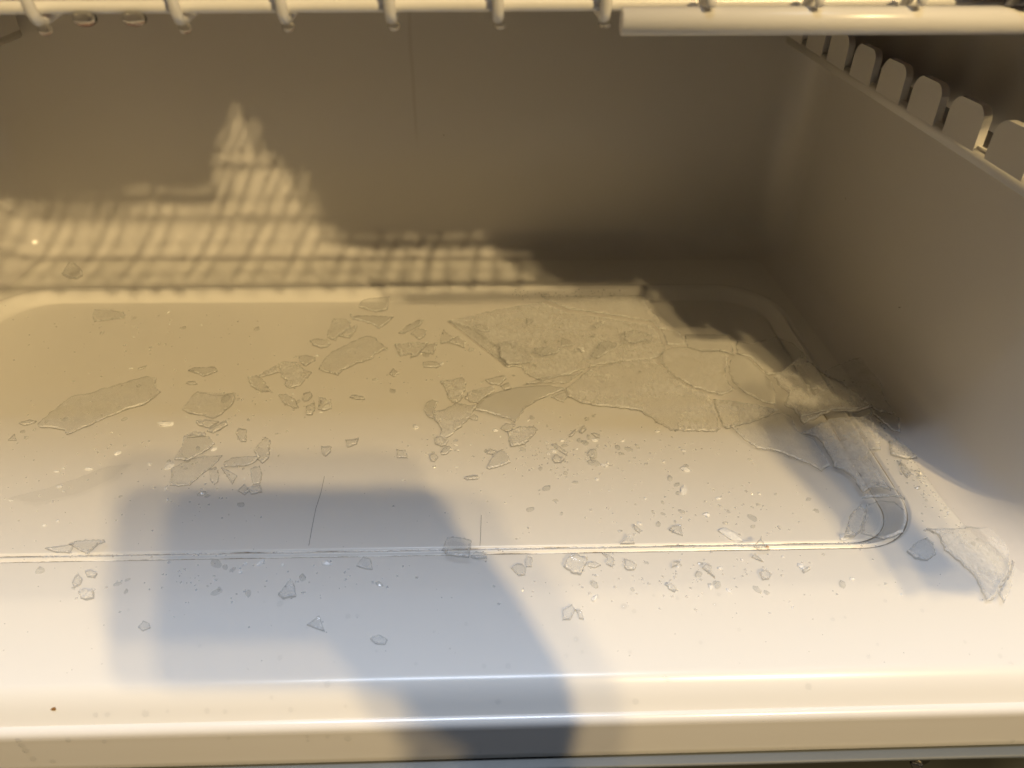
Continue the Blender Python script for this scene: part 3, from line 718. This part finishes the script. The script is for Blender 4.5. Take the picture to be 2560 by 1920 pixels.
('grey chip with a sparkling right end in the phone shadow',2.2,0,0.4,[(-52.2,217.3),(-48.6,219.4),(-44.5,216.8),(-45.4,214.8),(-49.6,215.1)]),
('blocky crystal at the left of the bridge shaped pair on the sill',2.6,0,0.5,[(36.0,229.2),(40.2,231.8),(41.5,229.1),(38.9,224.6),(35.3,224.7)]),
('small crystal at the right of the bridge shaped pair on the sill',2.4,0,0.5,[(41.5,229.5),(44.4,229.0),(45.1,224.8),(43.1,225.1),(42.8,227.5)]),
('small frosty lump at the upper left of the blocky pair of chips',2.2,0,0.5,[(-63.2,256.9),(-60.4,262.2),(-56.5,260.6),(-55.0,254.2),(-58.8,254.8)]),
]

def resample(pts, step, jit, rnd):
    out = []
    n = len(pts)
    for i in range(n):
        a, b = Vector(pts[i]), Vector(pts[(i + 1) % n])
        d = b - a
        L_ = d.length
        k = max(1, int(L_ / step))
        nrm = Vector((-d.y, d.x)).normalized() if L_ > 0 else Vector((0, 0))
        for j in range(k):
            p = a + d * (j / k)
            if j or True:
                p = p + nrm * rnd.uniform(-jit, jit) * (1 if j else .4)
            out.append(p)
    return out

def tri_area(pts):
    return sum(pts[i].x * pts[(i + 1) % len(pts)].y - pts[(i + 1) % len(pts)].x * pts[i].y for i in range(len(pts))) / 2

def make_shard(idx, label, th, layer, fr, pts_mm):
    rnd = random.Random(idx * 7 + 3)
    base = [Vector((x / 1000, y / 1000)) for x, y in pts_mm]
    if tri_area(base) < 0:
        base.reverse()
    area = abs(tri_area(base))
    size = math.sqrt(area)
    step = .0013 if size < .02 else .0022
    pts = resample(base, step, min(.0007, size * .032) * (.35 + .9 * fr), rnd)
    c = sum(pts, Vector((0, 0))) / len(pts)
    inside = [floor_z(p.x, p.y) for p in pts] + [floor_z(c.x, c.y)]
    z0 = max(inside) if (max(inside) - min(inside)) < .003 or True else 0
    # plane through the floor under the piece: least squares, lifted until it clears the floor
    A = np.array([[p.x - c.x, p.y - c.y, 1.0] for p in pts] + [[0, 0, 1.0]])
    zz = np.array(inside)
    sol, *_ = np.linalg.lstsq(A, zz, rcond=None)
    gx, gy, gz = sol
    tl = .05 if size < .012 else (.024 if size < .03 else .016)
    gx += rnd.uniform(-tl, tl)
    gy += rnd.uniform(-tl, tl)
    lift = max(z - (gx * (p.x - c.x) + gy * (p.y - c.y) + gz) for z, p in zip(zz, pts + [c]))
    base_z = gz + lift + .00015 + layer * .0015
    t = th / 1000 * .75
    bm = bmesh.new()
    bot, top, rim = [], [], []
    for i, p in enumerate(pts):
        d = p - c
        pl = gx * d.x + gy * d.y
        a_, b_ = pts[i - 1], pts[(i + 1) % len(pts)]
        tn = (b_ - a_).normalized()
        inn = Vector((-tn.y, tn.x))
        tt = t * rnd.uniform(.75, 1.15)
        bot.append(bm.verts.new((d.x, d.y, pl)))
        e = inn * min(.0006, size * .05) * rnd.uniform(.2, 1.6)
        rim.append(bm.verts.new((d.x + e.x * .35, d.y + e.y * .35, pl + tt * .6)))
        top.append(bm.verts.new((d.x + e.x * 1.6, d.y + e.y * 1.6, pl + tt)))
    n = len(pts)
    fb = bm.faces.new(list(reversed(bot)))
    ft = bm.faces.new(top)
    side = []
    for i in range(n):
        j = (i + 1) % n
        side.append(bm.faces.new((bot[i], bot[j], rim[j], rim[i])))
        fr_ = bm.faces.new((rim[i], rim[j], top[j], top[i]))
        fr_.material_index = 2
    for f_ in side:
        f_.material_index = 1
    bmesh.ops.triangulate(bm, faces=[fb, ft])
    me = bpy.data.meshes.new("ice_shard")
    bm.to_mesh(me); bm.free()
    mat = M_ice_frost if fr > .65 else (M_ice if fr > .32 else M_ice_smooth)
    me.materials.append(mat)
    me.materials.append(M_ice_edge)
    me.materials.append(M_ice_rim)
    name = "ice_sheet" if size > .034 else ("ice_shard" if size > .009 else "ice_chip")
    o = link(name, me)
    o.location = (c.x, c.y, base_z)
    tag(o, label, "ice", "broken ice lying on the freezer floor")
    return o
for i, s_ in enumerate(SHARDS):
    make_shard(i, *s_)

# ------------------------------------------------------------------ ice crumbs
def crumb_mesh(seed):
    rnd = random.Random(seed)
    bm = bmesh.new()
    bmesh.ops.create_icosphere(bm, subdivisions=1, radius=1.0)
    ax = (rnd.uniform(.7, 1.5), rnd.uniform(.5, .9), rnd.uniform(.35, .6))
    for v_ in bm.verts:
        k = rnd.uniform(.6, 1.15)
        v_.co = Vector((v_.co.x * ax[0] * k, v_.co.y * ax[1] * k, max(-.15, v_.co.z * ax[2] * k)))
    me = bpy.data.meshes.new("ice_crumb"); bm.to_mesh(me); bm.free()
    me.materials.append(M_crumb_white if seed % 3 == 0 else M_crumb)
    return me
crumbs = [crumb_mesh(k) for k in range(14)]
CLUSTERS = [('on the bare floor at the left of the tray', -246, 359, 47, 68, 26), ('between the pale frosted plate and the crumbly pair', -133, 405, 47, 40, 22), ('around the crushed ice heap', -155, 329, 27, 27, 20), ('round the five sided chip and the rod shaped chip', 45, 350, 26, 26, 40), ('along the front edge of the long curved sheet', 101, 352, 42, 17, 22), ('on the grainy frosted sheet', 64, 466, 49, 32, 20), ('on the bare lit floor behind the front groove', 118, 301, 73, 19, 34), ('along the foot of the right wall', 245, 307, 14, 36, 18), ('on the sill right of the arm shadow', 95, 247, 65, 14, 34), ('on the sill in the phone shadow', -127, 250, 64, 12, 26), ('on the rear left of the tray', -259, 492, 76, 34, 18), ('near the row of overlapping chips', -30, 441, 42, 30, 14), ('in the shadow below the frosted triangular plate', -22, 351, 29, 22, 14)]
for where, cx, cy, rx, ry, n in CLUSTERS:
    for k in range(n):
        g1, g2 = max(-1.6, min(1.6, random.gauss(0, .62))), max(-1.6, min(1.6, random.gauss(0, .62)))
        x, y = (cx + g1 * rx) / 1000, (cy + g2 * ry) / 1000
        s = (1.35 if 'five sided' in where or 'front groove' in where else 1.0) * min(.0042, .00125 * math.exp(random.gauss(.15, .5)))
        o = link("ice_crumb", random.choice(crumbs))
        o.location = (x, y, floor_z(x, y) + (.0016 if 'frosted sheet' in where else .0001))
        o.rotation_euler = (0, 0, random.uniform(0, 6.28))
        o.scale = (s, s, s)
        tag(o, "tiny ice crumb " + where, "ice crumb", "ice crumbs " + where)

# fine ice dust: too small to pick apart
def dust(name, spots, mat, label):
    vs, fs = [], []
    for (x, y, z, s) in spots:
        b = len(vs)
        th = random.uniform(0, 6.28)
        for k in range(4):
            r = s * random.uniform(.6, 1.3)
            vs.append((x + r * math.cos(th + k * 1.57), y + r * math.sin(th + k * 1.57), z))
        vs.append((x + random.uniform(-.2, .2) * s, y, z + s * random.uniform(.4, .9)))
        for k in range(4):
            fs.append((b + k, b + (k + 1) % 4, b + 4))
        fs.append((b + 3, b + 2, b + 1, b))
    o = link(name, meshdata(name, vs, fs, mat, False))
    o["kind"] = "stuff"
    o["label"] = label
    o["category"] = "ice"
    return o
spots = []
for where, cx, cy, rx, ry, n in CLUSTERS:
    for k in range(n * 3):
        x, y = (cx + random.gauss(0, .7) * rx) / 1000, (cy + random.gauss(0, .7) * ry) / 1000
        if XL_B < x < .262 and .20 < y < .6:
            spots.append((x, y, floor_z(x, y) + .00005, random.uniform(.0003, .0010)))
for k in range(600):
    x, y = random.uniform(-.3, .25), random.uniform(.2, .53)
    spots.append((x, y, floor_z(x, y) + .00005, random.uniform(.00015, .0004)))
# crumbled ice caught along the groove round the tray
for k in range(420):
    x = random.uniform(-.22, .2)
    if noise.noise(Vector((x * 30, 0, 3))) + random.uniform(-.3, .3) < 0:
        continue
    y = .2665 + random.uniform(-.001, .007)
    spots.append((x, y, floor_z(x, y) + .00005, random.uniform(.0003, .001)))
for k in range(160):
    x = .24 + random.gauss(0, .004)
    y = random.uniform(.27, .42)
    spots.append((x + .008, y, floor_z(x, y) + .00005, random.uniform(.0003, .0009)))
for k in range(70):
    x = random.uniform(.02, .11); y = .5395 + random.gauss(0, .0015)
    spots.append((x, y, floor_z(x, y) + .00005, random.uniform(.0004, .0011)))
dust("ice_dust", spots, ice_material("ice_dust_grain", 0.5, 0.4, (0.95, 0.952, 0.95), 0.2, fk=1.2, fmin=.4), "fine ice dust sprinkled over the freezer floor and groove")

# grime plus groove shade, coloured into thin dark ribbons along the tray seam
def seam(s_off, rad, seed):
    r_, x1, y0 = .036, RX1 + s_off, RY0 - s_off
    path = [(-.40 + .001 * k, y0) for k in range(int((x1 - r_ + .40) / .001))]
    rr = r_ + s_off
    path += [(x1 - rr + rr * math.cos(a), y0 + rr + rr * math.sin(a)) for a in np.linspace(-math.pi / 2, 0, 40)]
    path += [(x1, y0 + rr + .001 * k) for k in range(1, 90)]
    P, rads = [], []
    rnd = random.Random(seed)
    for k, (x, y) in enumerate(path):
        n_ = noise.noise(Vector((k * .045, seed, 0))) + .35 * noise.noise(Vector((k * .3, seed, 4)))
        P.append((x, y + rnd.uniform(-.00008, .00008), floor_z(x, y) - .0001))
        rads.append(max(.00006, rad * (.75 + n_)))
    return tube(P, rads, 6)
M_grime_shade = plastic("seam_grime_shade", (.30, .26, .20), .8, .3, .3)
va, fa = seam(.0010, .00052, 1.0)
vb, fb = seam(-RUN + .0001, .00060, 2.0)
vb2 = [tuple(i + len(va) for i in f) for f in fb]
gs = link("seam_grime_shade", meshdata("seam_grime_shade", list(va) + list(vb), fa + vb2, M_grime_shade))
gs["kind"] = "stuff"; gs["label"] = "thin grey line of grime and painted shade in the seam round the tray"; gs["category"] = "grime"

# ------------------------------------------------------------------ water droplets
def dome(n=12, m_=4, h=.55):
    vs, fs = [], []
    for j in range(m_):
        a = math.pi / 2 * j / m_
        for k in range(n):
            t = 2 * math.pi * k / n
            vs.append((math.cos(a) * math.cos(t), math.cos(a) * math.sin(t), math.sin(a) * h))
    vs.append((0, 0, h))
    for j in range(m_ - 1):
        for k in range(n):
            a, b = j * n + k, j * n + (k + 1) % n
            fs.append((a, b, b + n, a + n))
    for k in range(n):
        fs.append(((m_ - 1) * n + k, (m_ - 1) * n + (k + 1) % n, m_ * n))
    return meshdata("water_droplet", vs, fs, M_water)
DOME = dome()
def normal_at(x, y):
    e = .0008
    return Vector((-(floor_z(x + e, y) - floor_z(x - e, y)) / (2 * e), -(floor_z(x, y + e) - floor_z(x, y - e)) / (2 * e), 1)).normalized()
DROPS = [(-9.2, 224.1), (-23.7, 220.6), (-31.1, 206.1), (-1.1, 204.5), (9.6, 204.3), (15.8, 228.4), (-95.9, 235.6), (-63.6, 228.9), (-59.4, 229.0), (35.6, 208.2), (40.8, 215.8), (52.9, 236.2), (64.8, 231.2), (69.2, 228.7), (79.7, 236.3), (78.4, 198.3), (79.7, 197.4), (64.6, 209.4), (232.3, 203.9), (142.3, 194.5), (-69.0, 198.4), (-91.3, 210.1), (-92.7, 194.9), (-112.6, 191.8), (-167.3, 191.8), (-162.3, 191.8), (-146.3, 191.9), (-137.0, 192.2), (-120.2, 192.1), (-84.6, 191.9), (4.9, 192.6), (65.3, 191.9), (-61.1, 192.4)]
for k, (x, y) in enumerate(DROPS + [(random.uniform(60, 250), random.uniform(200, 240)) for _ in range(15)] + [(random.uniform(-190, 60), random.uniform(198, 240)) for _ in range(7)]):
    x, y = x / 1000, y / 1000
    s = random.uniform(.0007, .0016) * (1.0 if k < 33 else .65)
    o = link("water_droplet", DOME)
    o.location = (x, y, floor_z(x, y))
    o.rotation_euler = normal_at(x, y).to_track_quat('Z', 'Y').to_euler()
    o.scale = (s, s * random.uniform(.85, 1.2), s)
    tag(o, "small round water droplet beaded on the white sloping sill", "droplet", "water droplets on the sloping sill")
FACE = [(-199.8, -25.0), (-199.5, -28.8), (-199.2, -32.9), (-198.5, -39.7), (-179.0, -25.8), (-164.3, -27.5), (-78.1, -27.4), (-78.1, -30.7), (-69.3, -27.9), (-60.7, -29.9), (-3.2, -43.3), (243.2, -46.0), (-190.7, -42.3), (-111.5, -27.3)]
for x, z in FACE:
    s = random.uniform(.0006, .0017)
    o = link("water_droplet", DOME)
    o.location = (x / 1000, .1859, z / 1000)
    o.rotation_euler = (R(90), 0, 0)
    o.scale = (s, s * 1.15, s)
    tag(o, "small water droplet clinging to the vertical front face of the sill", "droplet", "water droplets on the sill face")
# droplets hanging from the shelf
def hanging():
    prof = [(0.0, .0), (.55, -.05), (.80, -.28), (.92, -.62), (.82, -.95), (.52, -1.2), (0.2, -1.32), (0, -1.34)]
    n = 12
    vs, fs = [], []
    for r, z in prof:
        for k in range(n):
            t = 2 * math.pi * k / n
            vs.append((r * math.cos(t), r * math.sin(t), z))
    for j in range(len(prof) - 1):
        for k in range(n):
            a, b = j * n + k, j * n + (k + 1) % n
            fs.append((a, a + n, b + n, b))
    return meshdata("hanging_droplet", vs, fs, M_drop)
HANG = hanging()
for x in (-.1395, -.1222):
    o = link("hanging_droplet", HANG)
    o.location = (x, .2995, zrail(x) - .0015); o.scale = (.0048, .0034, .0036)
    tag(o, ("left" if x < -.13 else "right") + " one of two clear water drops under the shelf rail at top left", "droplet", "drops hanging from the shelf rail")
for i, x in enumerate((-.1545, -.1056, -.0691, -.0317, .0061, .0440)):
    o = link("hanging_droplet", HANG)
    o.location = (x + .0006, .2985, zrail(x) - .0050); o.scale = (.0026, .0026, .0030 - .0002 * i)
    tag(o, "water drop on the tip of the " + ("first", "second", "third", "fourth", "fifth", "sixth")[i] + " shelf hook from the left", "droplet", "drops hanging from the hook tips")

# ------------------------------------------------------------------ small dirt
def mat_plain(name, c, rough=.7):
    mt_ = bpy.data.materials.new(name)
    nt, N, L = nodes_of(mt_)
    p = N["Principled BSDF"]
    n = N.new("ShaderNodeTexNoise"); n.inputs["Scale"].default_value = 900
    tc = N.new("ShaderNodeTexCoord"); L.new(tc.outputs["Object"], n.inputs["Vector"])
    mx = N.new("ShaderNodeMix"); mx.data_type = 'RGBA'
    mx.inputs["A"].default_value = (*c, 1); mx.inputs["B"].default_value = (c[0] * .4, c[1] * .4, c[2] * .4, 1)
    L.new(n.outputs["Fac"], mx.inputs["Factor"]); L.new(mx.outputs["Result"], p.inputs["Base Color"])
    p.inputs["Roughness"].default_value = rough
    return mt_
M_brown = mat_plain("brown_crumb", (.30, .14, .03))
M_orange = mat_plain("orange_crumb", (.75, .28, .02))
M_hair = mat_plain("hair", (.10, .07, .05))
for nm, x, y, s, mt_, lb in (("food_crumb", -.1846, .1932, .0014, M_brown, "brown food crumb by the sill edge at lower left"), ("food_crumb", .1433, .2654, .0012, M_orange, "orange food crumb stuck on the front groove")):
    me = crumbs[3].copy(); me.materials.clear(); me.materials.append(mt_)
    o = link(nm, me); o.location = (x, y, floor_z(x, y) + .0004); o.scale = (s, s, s * 1.4)
    tag(o, lb, "crumb")
def hair(pts, label):
    P = [Vector((x, y, floor_z(x, y) + .00012)) for x, y in pts]
    v, f = tube([p - P[0] for p in P], .00009, 5)
    o = link("hair", meshdata("hair", v, f, M_hair)); o.location = P[0]
    tag(o, label, "hair")
hair([(-.0918, .331), (-.0915, .318), (-.0922, .305), (-.0918, .292), (-.0911, .278)], "long thin dark hair lying on the floor in the phone shadow")
hair([(-.0021, .298), (-.0023, .290), (-.0024, .283), (-.0028, .276)], "short thin hair lying upright just behind the groove lump")
# faint puddle left of the heap
def puddle():
    rnd = random.Random(5)
    pts = [(-.262, .316), (-.248, .322), (-.232, .331), (-.218, .342), (-.205, .344), (-.208, .33), (-.222, .318), (-.244, .310)]
    c = Vector((-.232, .327))
    n = 40
    vs, fs = [], []
    rim = resample([Vector(p) for p in pts], .003, .0004, rnd)
    for k, sc in enumerate((1.0, .93, .8, .4)):
        for p in rim:
            q = (p - c) * sc
            vs.append((q.x, q.y, (0.00005, .0004, .0005, .0005)[k]))
    n = len(rim)
    for j in range(3):
        for k in range(n):
            a, b = j * n + k, j * n + (k + 1) % n
            fs.append((a, b, b + n, a + n))
    fs.append(tuple(3 * n + k for k in range(n)))
    o = link("water_puddle", meshdata("water_puddle", vs, fs, ice_material("thin_water_film", 0.0, 0.0, (0.988, 0.989, 0.988), 0.03, fk=0.4)))
    o.location = (c.x, c.y, -DEP)
    tag(o, "faint thin puddle of melt water at left below the longest shard", "puddle")
puddle()
o = link("water_droplet", DOME)
o.location = (-.1775, WALL_Y - .0001, .0634); o.rotation_euler = (R(90), 0, 0); o.scale = (.0026, .0026, .0026)
tag(o, "single water droplet stuck on the back wall inside the light patch", "droplet")
me = crumbs[4].copy(); me.materials.clear(); me.materials.append(M_hair)
o = link("dirt_speck", me); o.location = (.2668, .4200, .0508); o.scale = (.0009, .0009, .0009)
tag(o, "tiny black speck of dirt on the right wall", "speck")

# ------------------------------------------------------------------ the phone that takes the picture and the hand behind it
CAMV = Vector((0, 0, CAM_H))
def local(a, b, c):
    """metres to the right, up and ahead of the lens"""
    return CAMV + ri2 * a + up2 * b + fw * c
M_phone = plastic("phone_glass", (.02, .02, .022), .2, 0, .01)
M_skin = plastic("skin", (.55, .34, .25), .55, .2, .2)
M_sleeve = plastic("sleeve_cloth", (.08, .09, .12), .9, .3, .6)
def slab(x0, x1, y0, y1, z0, z1, r):
    pts = arc(x1 - r, y1 - r, r, 0, math.pi / 2, 8) + arc(x0 + r, y1 - r, r, math.pi / 2, math.pi, 8) + arc(x0 + r, y0 + r, r, math.pi, 1.5 * math.pi, 8) + arc(x1 - r, y0 + r, r, 1.5 * math.pi, 2 * math.pi, 8)
    n = len(pts)
    vs = [(x, y, z0) for x, y in pts] + [(x, y, z1) for x, y in pts]
    fs = [tuple(range(n - 1, -1, -1)), tuple(range(n, 2 * n))] + [(k, (k + 1) % n, n + (k + 1) % n, n + k) for k in range(n)]
    return meshdata("phone", vs, fs, M_phone, False)
ph = link("phone", slab(-.022, .128, -.058, .027, -.0045, .0035, .011))
mw = Matrix.Identity(4)
for i in range(3):
    mw[i][0], mw[i][1], mw[i][2], mw[i][3] = ri2[i], up2[i], -fw[i], (CAMV - fw * .012)[i]
ph.matrix_world = mw
tag(ph, "black phone held level in front of the open freezer", "phone")

def skin(name, joints, edges, radii, mat, sub=2):
    me = bpy.data.meshes.new(name)
    me.from_pydata([tuple(j) for j in joints], edges, [])
    o = link(name, me, mat)
    md = o.modifiers.new("skin", 'SKIN')
    md.use_smooth_shade = True
    for sv, r in zip(me.skin_vertices[0].data, radii):
        sv.radius = (r, r)
    me.skin_vertices[0].data[0].use_root = True
    s = o.modifiers.new("sub", 'SUBSURF'); s.levels = sub; s.render_levels = sub
    return o
# right arm: shoulder, elbow, wrist, palm, then four fingers over the back of the phone and the thumb below
J, E_, Rr = [], [], []
def add(p, r, parent=None):
    J.append(Vector(p)); Rr.append(r)
    if parent is not None:
        E_.append((parent, len(J) - 1))
    return len(J) - 1
wrist = local(.158, -.110, -.050)
s0 = add((.20, -.62, .20), .062)
s1 = add((.22, -.38, -.04), .047, s0)
s2 = add((.195, -.20, .07), .052, s1)
s3 = add(wrist, .036, s2)
s4 = add(local(.166, -.048, -.045), .040, s3)
for k, (b0, l0) in enumerate(((.016, .9), (.000, 1.0), (-.016, .95), (-.036, .75))):
    f0 = add(local(.134, b0 - .012, -.030), .0105, s4)
    f1 = add(local(.137, b0, -.008), .0095, f0)
    f2 = add(local(.118, b0 + .002, .004), .0085, f1)
    f3 = add(local(.118 - .022 * l0, b0 + .004, .003), .0075, f2)
t0 = add(local(.125, -.072, -.038), .013, s4)
t1 = add(local(.100, -.062, -.028), .0115, t0)
t2 = add(local(.082, -.045, -.022), .0095, t1)
# chest and head of the person behind the phone, well outside the picture
b0 = add((-.05, -.66, .16), .14, s0)
b1 = add((-.08, -.72, -.15), .17, b0)
n0 = add((-.10, -.60, .34), .055, b0)
h0 = add((-.115, -.55, .46), .088, n0)
h1 = add((-.115, -.54, .56), .085, h0)
body = skin("person", J, E_, Rr, M_sleeve)
tag(body, "person in a dark top holding up a phone in front of the freezer", "person")

# unseen cloth strip, bar and panel, added only to cast the shadow band at right
side = structure(link("blocker_panel", box(.62, .66, -.10, .16, -.6, .7, (0, 0, 0), .004), M_sill))
v, f = tube([(.625, .10, .282), (.315, .10, .282)], .005, 10)
tag(link("blocker_bar", meshdata("blocker_bar", v, f, M_metal)), "unseen steel bar added to carry the shadow casting strip right of the freezer", "shadow blocker")
M_blocker = plastic("blocker_cloth", (.42, .40, .38), .9, .2, .5)
vs, fs = [], []
nu, nv = 8, 16
for j in range(nv + 1):
    v_ = j / nv
    for i in range(nu + 1):
        u_ = i / nu - .5
        x = .326 - .0385 * v_ + u_ * (.034 + .006 * math.sin(v_ * 7))
        y = .098 + .0025 * math.sin(u_ * 9 + v_ * 3)
        vs.append((x - .326, y - .098, -.132 * v_))
for j in range(nv):
    for i in range(nu):
        a = j * (nu + 1) + i
        fs.append((a, a + 1, a + nu + 2, a + nu + 1))
tw = link("band_blocker", meshdata("band_blocker", vs, fs, M_blocker))
tw.location = (.326, .0945, .282)
so_ = tw.modifiers.new("thickness", 'SOLIDIFY'); so_.thickness = .003
tag(tw, "narrow grey cloth strip added unseen beside the freezer opening to cast a shadow band", "towel")
